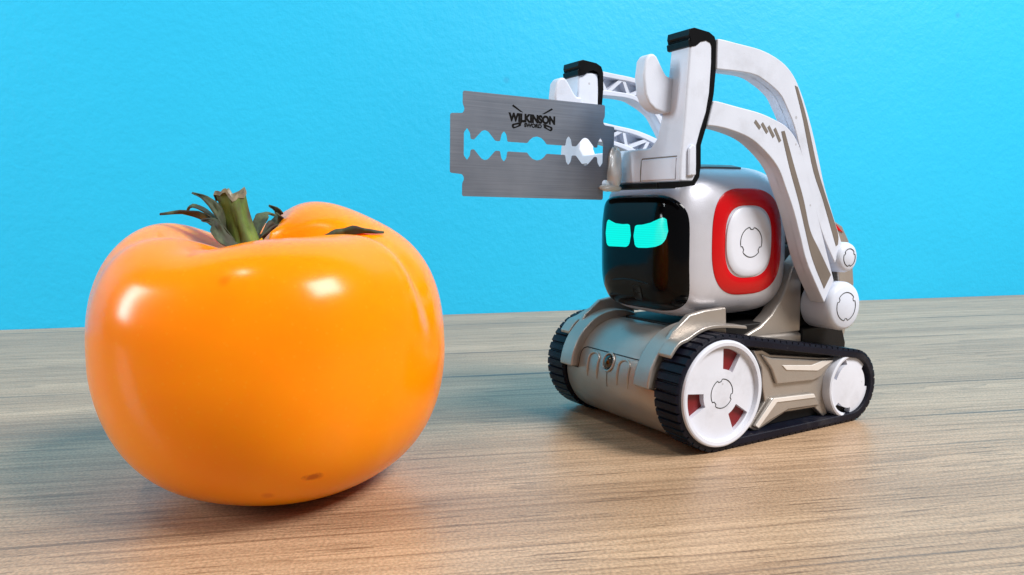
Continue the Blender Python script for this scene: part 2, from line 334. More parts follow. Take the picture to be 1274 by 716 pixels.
def arc_band(name, cx, cz, r0, r1, a0, a1, y0, y1, n=24):
    """curved slab between two radii about the y axis"""
    out = [(cx + r1 * math.cos(R(a0 + (a1 - a0) * i / n)), cz + r1 * math.sin(R(a0 + (a1 - a0) * i / n))) for i in range(n + 1)]
    inn = [(cx + r0 * math.cos(R(a0 + (a1 - a0) * i / n)), cz + r0 * math.sin(R(a0 + (a1 - a0) * i / n))) for i in range(n, -1, -1)]
    p = out + inn; m = len(p)
    v = [(x, y0, z) for x, z in p] + [(x, y1, z) for x, z in p]; f = []
    for i in range(m): f.append([i, (i + 1) % m, m + (i + 1) % m, m + i])
    for i in range(n):
        q = [i, i + 1, m - 2 - i, m - 1 - i]; f.append(q); f.append([m + k for k in q])
    return mesh(name, v, f)
def strip_slab(name, top, bot, y0, y1):
    """slab in the x-z plane between two curves of equal length"""
    n = len(top); v = []; f = []
    for y in (y0, y1):
        v += [(x, y, z) for x, z in top] + [(x, y, z) for x, z in bot]
    o = 2 * n
    for i in range(n - 1):
        f.append([i, i + 1, n + i + 1, n + i]); f.append([o + i, o + i + 1, o + n + i + 1, o + n + i])
        f.append([i, i + 1, o + i + 1, o + i]); f.append([n + i, n + i + 1, o + n + i + 1, o + n + i])
    for i in (0, n - 1): f.append([i, n + i, o + n + i, o + i])
    return mesh(name, v, f, 30)
def tube(name, pts, r, closed=False, n=6):
    P = [Vector(p) for p in pts]; v = []; f = []; m = len(P)
    rad = r if isinstance(r, (list, tuple)) else [r] * m
    for i, p in enumerate(P):
        a = P[(i - 1) % m] if closed or i > 0 else p; b = P[(i + 1) % m] if closed or i < m - 1 else p
        t = (b - a).normalized(); u = t.cross(Vector((0.31, 0.2, 0.93))).normalized(); w = t.cross(u)
        for k in range(n):
            q = p + (u * math.cos(2 * math.pi * k / n) + w * math.sin(2 * math.pi * k / n)) * rad[i]; v.append(tuple(q))
    for i in range(m if closed else m - 1):
        j = (i + 1) % m
        for k in range(n): f.append([i * n + k, i * n + (k + 1) % n, j * n + (k + 1) % n, j * n + k])
    if not closed: f.append(list(range(n))); f.append([(m - 1) * n + k for k in range(n)])
    return mesh(name, v, f, 60)
def resample(pts, n):
    """Catmull-Rom through pts, n samples evenly spaced in parameter"""
    P = [Vector(p) for p in pts]; out = []; m = len(P) - 1
    for i in range(n):
        t = i * m / (n - 1); k = min(int(t), m - 1); u = t - k
        p0, p1, p2, p3 = P[max(k - 1, 0)], P[k], P[k + 1], P[min(k + 2, m)]
        out.append(0.5 * (2 * p1 + (p2 - p0) * u + (2 * p0 - 5 * p1 + 4 * p2 - p3) * u * u + (3 * p1 - p0 - 3 * p2 + p3) * u ** 3))
    return out
def empty(name, loc, rz=0):
    e = bpy.data.objects.new(name, None); col.objects.link(e); e.empty_display_size = 0.01
    e.location = Vector(loc) * S; e.rotation_euler = (0, 0, R(rz)); return e
def mirror(pts): return [(x, -y, z) for x, y, z in pts]

# ------------------------------------------------------------------ setting: table and wall
WD = math.atan2(106.9, 559.9)                 # direction of the foot of the wall
wx, wy = math.cos(WD), math.sin(WD)
base = Vector((0, 408.3, 0))
def along(s, off): return (base.x + wx * s - wy * off, base.y + wy * s + wx * off)
def slab(name, corners, z0, z1):
    v = [(x, y, z0) for x, y in corners] + [(x, y, z1) for x, y in corners]
    return mesh(name, v, [[0, 1, 2, 3], [4, 5, 6, 7], [0, 1, 5, 4], [1, 2, 6, 5], [2, 3, 7, 6], [3, 0, 4, 7]])
t = obj('table_top', slab('table_top', [along(-800, 0), along(800, 0), along(800, -620), along(-800, -620)], -28, 0), 'wood')
t['kind'] = 'structure'; t['label'] = 'brown wood-grain laminate table top'
w = obj('wall', slab('wall', [along(-900, 0.3), along(900, 0.3), along(900, 60), along(-900, 60)], -60, 700), 'wall')
w['kind'] = 'structure'; w['label'] = 'bright sky-blue painted plaster wall'

# ------------------------------------------------------------------ tomato
TX, TY = -49.5, 157.4
tom = empty('tomato', (TX, TY, 0))
tom['label'] = 'large ripe orange tomato with green stem standing on wood table'; tom['category'] = 'tomato'
def angd(a, b): return (a - b + 180) % 360 - 180
TA, TE, TZ, TH, TRU, TRL, TU, TL, TB, TP, TLX = 35.8, -1.1, 29.9, 27.4, 0.65, 0.615, 0.80, 0.95, 4.4, 27.0, -0.8
TDX = -57.0 - TX
CREASE = [(124, 8.5, 30), (212, 0.8, 14), (258, 3.4, 17), (352, 4.4, 12)]
def tomato_point(phi, lat):
    """phi azimuth, lat -90..90 -> point in mm"""
    c, s = math.cos(R(lat)), math.sin(R(lat))
    a = TA + TE * math.cos(R(2 * (phi - 20))) + 0.35 * math.sin(R(5 * phi + 40)) + 0.25 * math.sin(R(3 * phi))
    rr = abs(c) ** (TRU if s > 0 else TRL)
    cr = sum(d * math.exp(-(angd(phi, p) / wd) ** 2) for p, d, wd in CREASE)
    # creases run from the stem over the shoulder and fade on the flank
    shoulder = max(0, min(1, (lat + 5) / 60))
    rad = a * rr * (1 - 0.010 * cr * shoulder * (1 if lat < 75 else (90 - lat) / 15))
    rad -= (1.5 * math.exp(-(angd(phi, 345) / 5.5) ** 2) - 0.6 * math.exp(-(angd(phi, 334) / 7) ** 2) + 0.7 * math.exp(-(angd(phi, 215) / 8) ** 2)) * max(0, min(1, (lat + 6) / 32)) * max(0, min(1, (80 - lat) / 20))
    z = TZ + TH * s ** TU if s >= 0 else TZ - TZ * (-s) ** TL
    x = rad * math.cos(R(phi)); y = rad * math.sin(R(phi))
    rho = math.hypot(x - TDX, y) / 38.0
    if s > 0:
        z -= 10.0 * math.exp(-(rho / 0.34) ** 2) * math.tanh(3 * s)
        z -= 0.75 * cr * math.exp(-((rho - 0.40) / 0.28) ** 2) * s
        z += (TB * math.sin(R(phi - TP))) * s ** 2 * math.exp(-((rho - 0.55) / 0.45) ** 2)
        z += (1.0 * math.exp(-(angd(phi, 45) / 32) ** 2) + 2.2 * math.exp(-(angd(phi, 180) / 30) ** 2) - 0.8 * math.exp(-(angd(phi, 335) / 25) ** 2)) * s ** 2 * math.exp(-((rho - 0.6) / 0.4) ** 2)
    else:
        z += 1.5 * math.exp(-(rho / 0.22) ** 2) * (-s)
    x += TLX * (z - TZ) / 28
    return x, y, z
NP, NL = 180, 120
v = []; f = []
for j in range(NL + 1):
    lat = -90 + 180 * j / NL
    for i in range(NP): v.append(tomato_point(360 * i / NP, max(-89.7, min(89.7, lat))))
zmin = min(p[2] for p in v); v = [(x, y, z - zmin) for x, y, z in v]
for j in range(NL):
    for i in range(NP): f.append([j * NP + i, j * NP + (i + 1) % NP, (j + 1) * NP + (i + 1) % NP, (j + 1) * NP + i])
f.append([i for i in range(NP)]); f.append([NL * NP + i for i in range(NP)])
obj('fruit', mesh('fruit', v, f, 180), 'tomato', tom)
def top_z(x, y):
    best = None
    for (a, b, z) in v[len(v) // 2:]:
        dd = (a - x) ** 2 + (b - y) ** 2
        if best is None or dd < best[0]: best = (dd, z)
    return best[1]

# stem: ridged, widening to a torn dry end
def make_stem():
    axis = resample([(-4.6, 0.4, 44.5), (-5.2, 0.4, 49.5), (-6.6, 0.4, 55), (-7.9, 0.3, 59.8)], 22)
    n = 28; vv = []; ff = []
    for i, p in enumerate(axis):
        t = i / (len(axis) - 1); r = 3.1 - 0.7 * min(1, t * 1.4) + 0.35 * max(0, t - 0.6) / 0.4
        for k in range(n):
            a = 2 * math.pi * k / n
            rr = r * (1 + 0.10 * math.sin(5 * a + 1.2 * t) + 0.05 * math.sin(11 * a + 3))
            zz = p.z + (0.75 * math.sin(3 * a + 1) + 0.5 * math.sin(7 * a)) * max(0, t - 0.8) / 0.2
            vv.append((p.x + rr * math.cos(a), p.y + rr * math.sin(a), zz))
    for i in range(len(axis) - 1):
        for k in range(n): ff.append([i * n + k, i * n + (k + 1) % n, (i + 1) * n + (k + 1) % n, (i + 1) * n + k])
    L = (len(axis) - 1) * n
    me = mesh('stem', vv, ff, 50)
    o = obj('stem', me, 'stem', tom)
    p = axis[-1]; cv = []; cf = []
    for ring, rs in enumerate((1.10, 0.98, 0.6, 0.05)):
        for k in range(n):
            q = Vector(vv[L + k]); cdir = Vector((q.x - p.x, q.y - p.y, 0))
            cv.append((p.x + cdir.x * rs, p.y + cdir.y * rs, q.z + (-0.5, 0.35, -0.5, -1.2)[ring]))
    for j in range(3):
        for k in range(n): cf.append([j * n + k, j * n + (k + 1) % n, (j + 1) * n + (k + 1) % n, (j + 1) * n + k])
    obj('stem_end', mesh('stem_end', cv, cf, 60), 'stem_cut', o)
make_stem()
def sepal(pts, width, roll=0.0, curl=0.5):
    P = resample(pts, 18); vv = []; ff = []; nw = 5
    for i, p in enumerate(P):
        t = i / (len(P) - 1)
        d = (P[min(i + 1, len(P) - 1)] - P[max(i - 1, 0)]).normalized()
        side = d.cross(Vector((0, 0, 1)))
        if side.length < 1e-3: side = Vector((1, 0, 0))
        side.normalize(); up = side.cross(d)
        a = R(roll) + 0.5 * math.sin(4 * t + roll)
        s2 = side * math.cos(a) + up * math.sin(a); u2 = up * math.cos(a) - side * math.sin(a)
        wv = width * (0.55 + 0.9 * math.sin(math.pi * min(1, t * 1.15)) * (1 - t * 0.35)) * (1 - t ** 5 * 0.85)
        rag = (1 + 0.10 * math.sin(13 * t + roll) + 0.07 * math.sin(27 * t), 1 + 0.10 * math.sin(11 * t + 2 + roll) + 0.07 * math.sin(24 * t + 1))
        for k in range(nw):
            q = (k / (nw - 1) - 0.5) * 2 * rag[0 if k < 2 else 1]
            vv.append(tuple(p + s2 * q * wv * 0.5 + u2 * (q * q * curl * wv * 0.35 + 0.15 * math.sin(9 * t + 3 * k))))
    for i in range(len(P) - 1):
        for k in range(nw - 1): ff.append([i * nw + k, i * nw + k + 1, (i + 1) * nw + k + 1, (i + 1) * nw + k])
    o = obj('sepal', mesh('sepal', vv, ff, 60), 'sepal', tom)
    so = o.modifiers.new('thick', 'SOLIDIFY'); so.thickness = 0.28 * S; so.offset = 0
    return o
def rel(x, y, z):
    k = (y - 5.0) / y                      # authored a little farther away: bring it in along the line of sight
    return (x * k - TX, y - 5.0 - TY, 57.05 + (z - 57.05) * k)
sepal([rel(-57.5, 161.5, 48.5), rel(-59.8, 160.3, 52.5), rel(-61.0, 160, 56.2), rel(-63.2, 160, 58.9), rel(-66.2, 160, 60.2)], 1.8, 30)
sepal([rel(-57.8, 163, 48.5), rel(-61.5, 162.5, 52.0), rel(-65.5, 162, 55.2), rel(-69.5, 162, 56.1), rel(-74, 162, 55.9)], 2.0, -10)
sepal([rel(-58, 165, 49), rel(-61.5, 165, 52.5), rel(-66, 166, 56.2), rel(-69, 166.5, 57.4), rel(-70.5, 167, 56.2)], 2.2, 10)
sepal([rel(-55.5, 158.5, 48.5), rel(-58.3, 157.5, 49.6), rel(-60.5, 158.0, 52.5), rel(-61.5, 159, 54.2), rel(-64.5, 160, 54.6)], 2.2, 60)
sepal([rel(-54.5, 167, 50), rel(-53.0, 169, 52.6), rel(-52.0, 170, 53.4), rel(-51.4, 170, 56.2), rel(-53.5, 170, 57.6)], 2.2, 80)
sepal([rel(-55, 166, 50.2), rel(-52.5, 169, 52.4), rel(-50, 171, 53.0), rel(-46.5, 172, 52.8)], 1.5, 0)
sepal([rel(-56, 168, 50), rel(-55.8, 171, 53.8), rel(-55.2, 173, 55.6), rel(-53, 174, 55.2)], 2.2, 15)
z0 = lambda x, y: (x - TX, y - TY, top_z(x - TX, y - TY) + 0.45)
sepal([z0(-38.2, 155.5), z0(-35.5, 154.6), z0(-32, 153.6), z0(-28.8, 154.0), z0(-26, 156.0)], 1.9, 12, 1.0)

# ------------------------------------------------------------------ toy robot (robot frame: x forward, y to its left, z up)
bot = empty('toy_robot', (34.82, 195.22, 0), 210.07)
bot['label'] = 'small white and champagne tracked toy robot with raised lift arms and glowing eyes'; bot['category'] = 'toy robot'
R1, R2, WB = 13.74, 9.61, 46.91

# --- chassis
DZ = R1
body = obj('chassis', lathe_y('chassis', [(10.5, -18.3), (12.6, -18.1), (13.0, -17.5), (13.0, 17.5), (12.6, 18.1), (10.5, 18.3)], 0, DZ, 96), 'taupe', bot)
obj('chassis_block', prism_y('chassis_block', [(4, 5), (-37.5, 4.6), (-37.5, 23.6), (-14, 24.2), (-4, 26.2), (4, 24)], -17.8, 17.8), 'taupe', bot, 1.0)
for s in (-1, 1):
    a, b_ = sorted((s * 12.6, s * 18.2))
    obj('fender_band', arc_band('fender_band', 0, DZ, 12.4, 15.1, 4, 118, a, b_, 36), 'taupe', bot, 0.5)
    # upright fin beside the head, and the lip over the tread
    a, b_ = sorted((s * 16.6, s * 18.3))
    fin = obj('fender', prism_y('fender', [(9.6, 25.0), (7.6, 27.6), (2.6, 31.2), (-2, 31.9), (-9.2, 32.2), (-9.5, 25.5), (0, 24.5)], a, b_), 'taupe', bot, 0.45)
    ctr = [(12.0, 23.2), (9.6, 25.8), (6.8, 26.7), (3.4, 28.2), (0, 28.9), (-5, 28.8), (-12, 27.9)]
    ctr = [tuple(p)[:2] for p in resample([(x, z, 0) for x, z in ctr], 20)]
    a, b_ = sorted((s * 18.1, s * 22.3))
    obj('fender_lip', strip_slab('fender_lip', [(x, z) for x, z in ctr], [(x - .25, z - 0.9) for x, z in ctr], a, b_), 'taupe', fin, 0.25)
# seams, embossed arches and sensor on the front drum
def drum(ang, y, r=13.0): return (r * math.cos(R(ang)), y, DZ + r * math.sin(R(ang)))
seam = [drum(3, -12.5)] + [drum(a, -12.2) for a in (8, 15, 22)] + [drum(27, -11.6), drum(29, -10.4)] + [drum(29, y) for y in (-6, 0, 6)] + [drum(29, 10.4), drum(27, 11.6)] + [drum(a, 12.2) for a in (22, 15, 8)] + [drum(3, 12.5)]
obj('panel_seam', tube('panel_seam', seam, 0.16), 'line', body)
for s in (-1, 1):
    obj('panel_seam', tube('panel_seam', [drum(3.2, s * y, 13.02) for y in (12.4, 14, 16, 18.2)], 0.16), 'line', body)
    arch = [drum(a, s * 6.2 - 2.1, 13.05) for a in (-4, 4, 12, 18)] + [drum(18 + 7.5 * math.sin(R(k)), s * 6.2 - 2.1 * math.cos(R(k)), 13.05) for k in range(20, 170, 20)] + [drum(a, s * 6.2 + 2.1, 13.05) for a in (18, 12, 4, -4)]
    obj('embossed_arch', tube('embossed_arch', arch, [0.08] + [0.36] * (len(arch) - 2) + [0.08], n=8), 'taupe', body)
obj('panel_seam', tube('panel_seam', [drum(a, 0.0) for a in (15, 9, 3, -3, -9)], 0.15), 'grey_line', body)
c = Vector(drum(18.5, 0.0, 13.0)); nd = Vector((math.cos(R(18.5)), 0, math.sin(R(18.5))))
def ball(name, c, rx, ry, rz, nu=24, nv=14, noise=0.0, seed=0):
    rnd = random.Random(seed); ph = [rnd.uniform(0, 6.28) for _ in range(6)]
    vv = []; ff = []
    for j in range(nv + 1):
        la = -math.pi / 2 + math.pi * j / nv
        for i in range(nu):
            lo = 2 * math.pi * i / nu
            k = 1 + noise * (math.sin(3 * lo + ph[0] + 2 * la) + math.sin(4 * la + ph[1]) + 0.6 * math.sin(5 * lo + ph[2] - 5 * la))
            vv.append((c[0] + rx * k * math.cos(la) * math.cos(lo), c[1] + ry * k * math.cos(la) * math.sin(lo), c[2] + rz * k * math.sin(la)))
    for j in range(nv):
        for i in range(nu): ff.append([j * nu + i, j * nu + (i + 1) % nu, (j + 1) * nu + (i + 1) % nu, (j + 1) * nu + i])
    return mesh(name, vv, ff, 180)
ringp = [tuple(c + nd * 0.1 + Vector((0, math.cos(a), 0)) * 2.0 + Vector((-nd.z, 0, nd.x)) * math.sin(a) * 2.3) for a in [2 * math.pi * k / 24 for k in range(24)]]
obj('sensor_ring', tube('sensor_ring', ringp, 0.30, True, 8), 'taupe', body)
obj('sensor_lens', ball('sensor_lens', c - nd * 0.5, 1.6, 1.75, 1.9), 'lens', body)

# --- shoulder housings, dark mechanism, rear shell
for s in (-1, 1):
    a, b_ = sorted((s * 13.0, s * 17.2))
    pts = [(-14, 23.5), (-18, 24.6), (-22.5, 26.2), (-26.5, 29.0), (-29.5, 32.5), (-32, 36.5), (-34, 41), (-37.2, 44), (-37.4, 23.5)]
    obj('shoulder_housing', prism_y('shoulder_housing', pts, a, b_, 45), 'taupe', bot, 2.0, 4)
obj('mechanism', prism_y('mechanism', [(-37.4, 5), (-52, 4.6), (-55, 8), (-55.6, 19), (-53.5, 24.5), (-37.4, 24.5)], -17.6, 17.6), 'dark', bot, 0.6)
obj('mechanism', prism_y('mechanism', [(-30, 23.6), (-54, 22.5), (-53.5, 46), (-38, 46), (-34, 34)], -15.2, 15.2), 'dark', bot, 0.6)
obj('deck', box('deck', -36, -3, -16.4, 16.4, 23.5, 27.0), 'dark', bot, 0.4)
prof = [(-44, 49.5), (-45, 53.3), (-48, 53.2), (-53, 51.0), (-56, 47), (-58, 41), (-58.9, 35), (-57.6, 26), (-55, 19.5), (-50.5, 19.5), (-51.5, 26), (-52.5, 35), (-51, 43), (-48.5, 47.5)]
shell = obj('rear_shell', prism_y('rear_shell', prof, -17.2, 17.2, 50), 'taupe', bot, 0.7)
for s in (-1, 1):
    a, b_ = sorted((s * 17.1, s * 17.5))
    obj('red_accent', prism_y('red_accent', [(-47.0, 52.3), (-50, 51.3), (-52.8, 49.2), (-50, 50.2)], a, b_), 'red', shell)

# --- tracks
def track_path(off):
    """points and directions along the belt centre, at outward offset off from the wheel circles"""
    dx = WB; dr = R1 - R2; ang = math.degrees(math.asin(dr / dx)); r1, r2 = R1 + off, R2 + off
    pts = []
    for k in range(41):
        a = R(90 + ang - (180 + 2 * ang) * k / 40); pts.append((r1 * math.cos(a), R1 + r1 * math.sin(a)))
    for k in range(31):
        a = R(-90 - ang - (180 - 2 * ang) * k / 30); pts.append((-WB + r2 * math.cos(a), R2 + r2 * math.sin(a)))
    return pts
def belt(name, y0, y1):
    o, i = track_path(-0.55), track_path(-2.3); n = len(o)
    v = [(x, y0, z) for x, z in o] + [(x, y0, z) for x, z in i] + [(x, y1, z) for x, z in o] + [(x, y1, z) for x, z in i]; f = []
    for k in range(n):
        j = (k + 1) % n
        f += [[k, j, n + j, n + k], [2 * n + k, 2 * n + j, 3 * n + j, 3 * n + k], [k, j, 2 * n + j, 2 * n + k], [n + k, n + j, 3 * n + j, 3 * n + k]]
    return mesh(name, v, f, 30)
def lug_mesh():
    # low bar with sloped flanks, long axis y, sits on z = 0
    hw, ht, L, H = 0.98, 0.78, 3.86, 0.55
    v = [(-hw, -L, -0.1), (hw, -L, -0.1), (hw, L, -0.1), (-hw, L, -0.1), (-ht, -L + .25, H), (ht, -L + .25, H), (ht, L - .25, H), (-ht, L - .25, H)]
    return mesh('tread_lug', v, [[0, 3, 2, 1], [4, 5, 6, 7], [0, 1, 5, 4], [1, 2, 6, 5], [2, 3, 7, 6], [3, 0, 4, 7]], 20)
LUG = lug_mesh(); LUG.materials.append(M['rubber'])
def lug_frames(n):
    p = track_path(-0.55); seg = []; tot = 0
    for k in range(len(p)):
        a, b = p[k], p[(k + 1) % len(p)]; l = math.dist(a, b); seg.append((tot, l, a, b)); tot += l
    out = []; k = 0
    for i in range(n):
        s = tot * i / n
        while k < len(seg) - 1 and seg[k + 1][0] <= s: k += 1
        st, l, a, b = seg[k]; u = (s - st) / l
        out.append((a[0] + (b[0] - a[0]) * u, a[1] + (b[1] - a[1]) * u, math.atan2(b[1] - a[1], b[0] - a[0])))
    return out
def notched_ring(cx, cz, r, y, start, closed=True):
    pts = []
    for k in range(72):
        a = 5 * k; d = min(abs(angd(a, start + 120 * q)) for q in range(3))
        rr = r - (0.15 * r if d < 9 else 0)
        pts.append((cx + rr * math.cos(R(a)), y, cz + rr * math.sin(R(a))))
    return pts
def hub_face(name, cx, cz, prof, slots, r_in, r_out, half, floor_y, s):
    """wheel hub as polar grid with three openings; prof: list of (r, y) from rim back edge to centre"""
    n = 120; v = []; f = []
    for r, y in prof:
        for k in range(n): v.append((cx + r * math.cos(2 * math.pi * k / n), s * y, cz + r * math.sin(2 * math.pi * k / n)))
    def open_(k):
        a = (k + 0.5) * 360 / n
        return any(abs(angd(a, q)) < half for q in slots)
    for j in range(len(prof) - 1):
        hole_ring = abs(prof[j][0] - r_out) < 1e-6 and abs(prof[j + 1][0] - r_in) < 1e-6
        for k in range(n):
            if hole_ring and open_(k):
                # walls of the opening
                kk = (k + 1) % n
                def dn(r, q): v.append((cx + r * math.cos(2 * math.pi * q / n), s * floor_y, cz + r * math.sin(2 * math.pi * q / n))); return len(v) - 1
                a0, a1 = dn(r_out, k), dn(r_out, kk); b0, b1 = dn(r_in, k), dn(r_in, kk)
                f.append([j * n + k, j * n + kk, a1, a0]); f.append([(j + 1) * n + k, (j + 1) * n + kk, b1, b0])
                if not open_((k - 1) % n): f.append([j * n + k, (j + 1) * n + k, b0, a0])
                if not open_((k + 1) % n): f.append([j * n + kk, (j + 1) * n + kk, b1, a1])
                continue
            f.append([j * n + k, j * n + (k + 1) % n, (j + 1) * n + (k + 1) % n, (j + 1) * n + k])
    f.append([(len(prof) - 1) * n + k for k in range(n)])
    return mesh(name, v, f, 28)
for s in (-1, 1):
    a, b_ = sorted((s * 18.6, s * 26.4))
    tr = obj('track', belt('track', a, b_), 'rubber', bot, 0.3)
    for x, z, th in lug_frames(76):
        o = bpy.data.objects.new('tread_lug', LUG); col.objects.link(o); o.parent = tr
        # outward normal of the clockwise path is to its left turned by +90 degrees
        o.matrix_local = Matrix.Translation((x * S, s * 22.5 * S, z * S)) @ Matrix.Rotation(-th, 4, 'Y')
    inner = track_path(-2.5)
    a, b_ = sorted((s * 19.0, s * 22.6))
    obj('track_core', prism_y('track_core', inner, a, b_), 'dark', tr)
    wf = obj('front_wheel', hub_face('front_wheel', 0, R1, [(10.0, 22.0), (12.3, 22.2), (12.47, 26.5), (12.3, 27.0), (11.95, 27.16), (11.2, 27.1), (11.0, 26.5), (10.8, 26.1), (10.4, 26.05), (5.6, 26.3), (4, 26.4), (0.01, 26.4)], (110, -10, 230), 5.6, 10.4, 17, 24.9, s), 'white_satin', bot)
    for q in (110, -10, 230):
        me = arc_band('slot_insert', 0, R1, 5.0, 11.0, q - 19, q + 19, *sorted((s * 24.5, s * 25.0)), 10)
        obj('slot_insert', me, 'red_dark', wf)
    obj('hub_mark', tube('hub_mark', notched_ring(0, R1, 3.4, s * 26.38, 78), 0.13, True), 'line', wf)
    wr = obj('rear_wheel', hub_face('rear_wheel', -WB, R2, [(7.0, 21.5), (8.7, 21.8), (8.85, 25.6), (8.7, 26.1), (8.3, 26.3), (7.8, 26.2), (7.6, 25.6), (7.4, 25.5), (5.9, 25.7), (3, 25.8), (0.01, 25.8)], (48, 163, -68), 5.9, 7.4, 26, 23.9, s), 'white_satin', bot)
    for q in (48, 163, -68):
        obj('slot_insert', arc_band('slot_insert', -WB, R2, 5.5, 7.7, q - 27, q + 27, *sorted((s * 23.6, s * 24.0)), 10), 'dark' if q == -68 else 'slot_shade', wr)  # grey floors carry the recess shade in their colour
    # side plate between the wheels
    P = [(-12.6, 22.2), (-15.7, 22.0), (-18.5, 20.6), (-36.5, 17.9), (-42.8, 17.2), (-38.4, 12.3), (-38.4, 7.6), (-40.6, 2.6), (-38.9, 1.9), (-35.4, 4.9), (-24.3, 5.2), (-17.7, 3.0), (-14.1, 1.8), (-11.6, 3.3), (-17.0, 9.0), (-16.1, 12.9), (-15.6, 17.5)]
    a, b_ = sorted((s * 22.0, s * 24.0))
    sp = obj('side_plate', prism_y('side_plate', P, a, b_), 'taupe', bot, 0.35)
    a, b_ = sorted((s * 23.9, s * 24.9))
    obj('plate_ridge', prism_y('plate_ridge', [(-14.5, 21.2), (-18.2, 19.9), (-36.5, 17.4), (-41.6, 16.8), (-36.4, 12.9), (-33.5, 12.3), (-20.2, 13.0), (-18.2, 17.0)], a, b_), 'taupe', sp, 0.6)
    obj('plate_ridge', prism_y('plate_ridge', [(-12.3, 3.6), (-18.4, 9.9), (-33.6, 9.2), (-36.6, 5.4), (-34.5, 5.6), (-24.5, 6.0), (-18.2, 4.2), (-14.2, 2.6)], a, b_), 'taupe', sp, 0.6)
    a, b_ = sorted((s * 24.8, s * 25.15))
    obj('lit_facet_bar', prism_y('lit_facet_bar', [(-21.5, 17.7), (-32.4, 16.5), (-36.3, 17.2), (-40.9, 16.9), (-34.7, 14.8), (-23.1, 16.3)], a, b_), 'lit_facet', sp, 0.15)  # pale bars paint in the light on the sloped ridge facets
    obj('lit_facet_bar', prism_y('lit_facet_bar', [(-12.7, 3.9), (-18.9, 9.8), (-33.6, 9.0), (-34.3, 7.9), (-20.0, 8.6), (-13.8, 3.1)], a, b_), 'lit_facet', sp, 0.15)

# --- head
HC = (-15.3, 0.0, 47.4); HA, HB, HH, HN = 20.7, 17.3, 18.6, 4.7
HT, HNT, HNB = 19.3, 3.0, 4.4               # crown height above centre; the crown is rounder than the base
def zterm(z):
    d = z - HC[2]
    return (d / HT) ** HNT if d > 0 else (-d / HH) ** HNB
def hx(y, z): return HC[0] + HA * max(1 - abs(y / HB) ** HN - zterm(z), 0.02) ** (1 / HN)
def hy(x, z): return HB * max(1 - abs((x - HC[0]) / HA) ** HN - zterm(z), 0.02) ** (1 / HN)
def hz(x, y): return HC[2] + HT * max(1 - abs((x - HC[0]) / HA) ** HN - abs(y / HB) ** HN, 0.02) ** (1 / HNT)
def head_mesh():
    bm = bmesh.new(); bmesh.ops.create_cube(bm, size=2)
    bmesh.ops.subdivide_edges(bm, edges=bm.edges[:], cuts=27, use_grid_fill=True)
    for q in bm.verts:
        x, y, z = [math.tan(c * math.pi / 4 * 0.999) for c in q.co]
        lo, hi = 0.0, 60.0
        for _ in range(40):
            k = (lo + hi) / 2
            if abs(x * k / HA) ** HN + abs(y * k / HB) ** HN + zterm(HC[2] + z * k) > 1: hi = k
            else: lo = k
        q.co = Vector((HC[0] + x * k, y * k, HC[2] + z * k)) * S
    me = bpy.data.meshes.new('head'); bm.to_mesh(me); bm.free(); finish(me, 180); return me
head = obj('head', head_mesh(), 'silver', bot)
def super_outline(th, a, b, n):
    c, s_ = math.cos(th), math.sin(th)
    return a * math.copysign(abs(c) ** (2 / n), c), b * math.copysign(abs(s_) ** (2 / n), s_)
def side_patch(name, s, cx, cz, rings, n=72, ex=2.9, cap=True):
    """rings: list of (half width, half height, offset from the head's side)"""
    v = []; f = []
    for a, b, off in rings:
        for k in range(n):
            dx, dz = super_outline(2 * math.pi * k / n, a, b, ex) if a > 0.02 else (0, 0)
            x, z = cx + dx, cz + dz; v.append((x, s * (hy(x, z) + off), z))
    for j in range(len(rings) - 1):
        for k in range(n): f.append([j * n + k, j * n + (k + 1) % n, (j + 1) * n + (k + 1) % n, (j + 1) * n + k])
    if cap: f.append([(len(rings) - 1) * n + k for k in range(n)])
    return mesh(name, v, f, 40)
SX, SZ = -17.4, 47.8
for s in (-1, 1):
    obj('red_ring', side_patch('red_ring', s, SX, SZ, [(12.5, 13.3, -0.5), (12.3, 13.1, 0.10), (11.9, 12.7, 0.22), (9.8, 10.6, 0.25), (8.2, 9.0, 0.1), (7.4, 8.2, -0.5)], cap=False), 'red', head)
    obj('side_disc', side_patch('side_disc', s, SX + .2, SZ, [(7.9, 8.7, -0.4), (7.75, 8.55, 0.35), (7.3, 8.1, 0.6), (6.0, 6.7, 0.65), (4.0, 4.4, 0.65), (1.5, 1.6, 0.65)], ex=2.4), 'white_satin', head)
    pts = [(x, s * (hy(x, z) + 0.65), z) for x, _, z in notched_ring(SX - .1, SZ - .1, 3.7, 0, 92)]
    obj('hub_mark', tube('hub_mark', pts, 0.13, True), 'line', head)
# black face plate, bulging with the head
FZ, FH, FW = 45.2, 14.3, 16.0
def face_patch(name, cy, cz, rings, n=96, ex=5.0):
    v = []; f = []
    for a, b, off in rings:
        for k in range(n):
            dy, dz = super_outline(2 * math.pi * k / n, a, b, ex) if a > 0.02 else (0, 0)
            v.append((hx(cy + dy, cz + dz) + off, cy + dy, cz + dz))
    for j in range(len(rings) - 1):
        for k in range(n): f.append([j * n + k, j * n + (k + 1) % n, (j + 1) * n + (k + 1) % n, (j + 1) * n + k])
    f.append([(len(rings) - 1) * n + k for k in range(n)])
    return mesh(name, v, f, 60)
FO = 0.75
face = obj('face_screen', face_patch('face_screen', 0, FZ, [(FW, FH, -1.2), (FW - .05, FH - .05, 0.2), (FW - .45, FH - .45, 0.62)] + [(FW * k, FH * k, FO) for k in (0.94, 0.85, 0.7, 0.55, 0.4, 0.25, 0.1)]), 'screen', head)
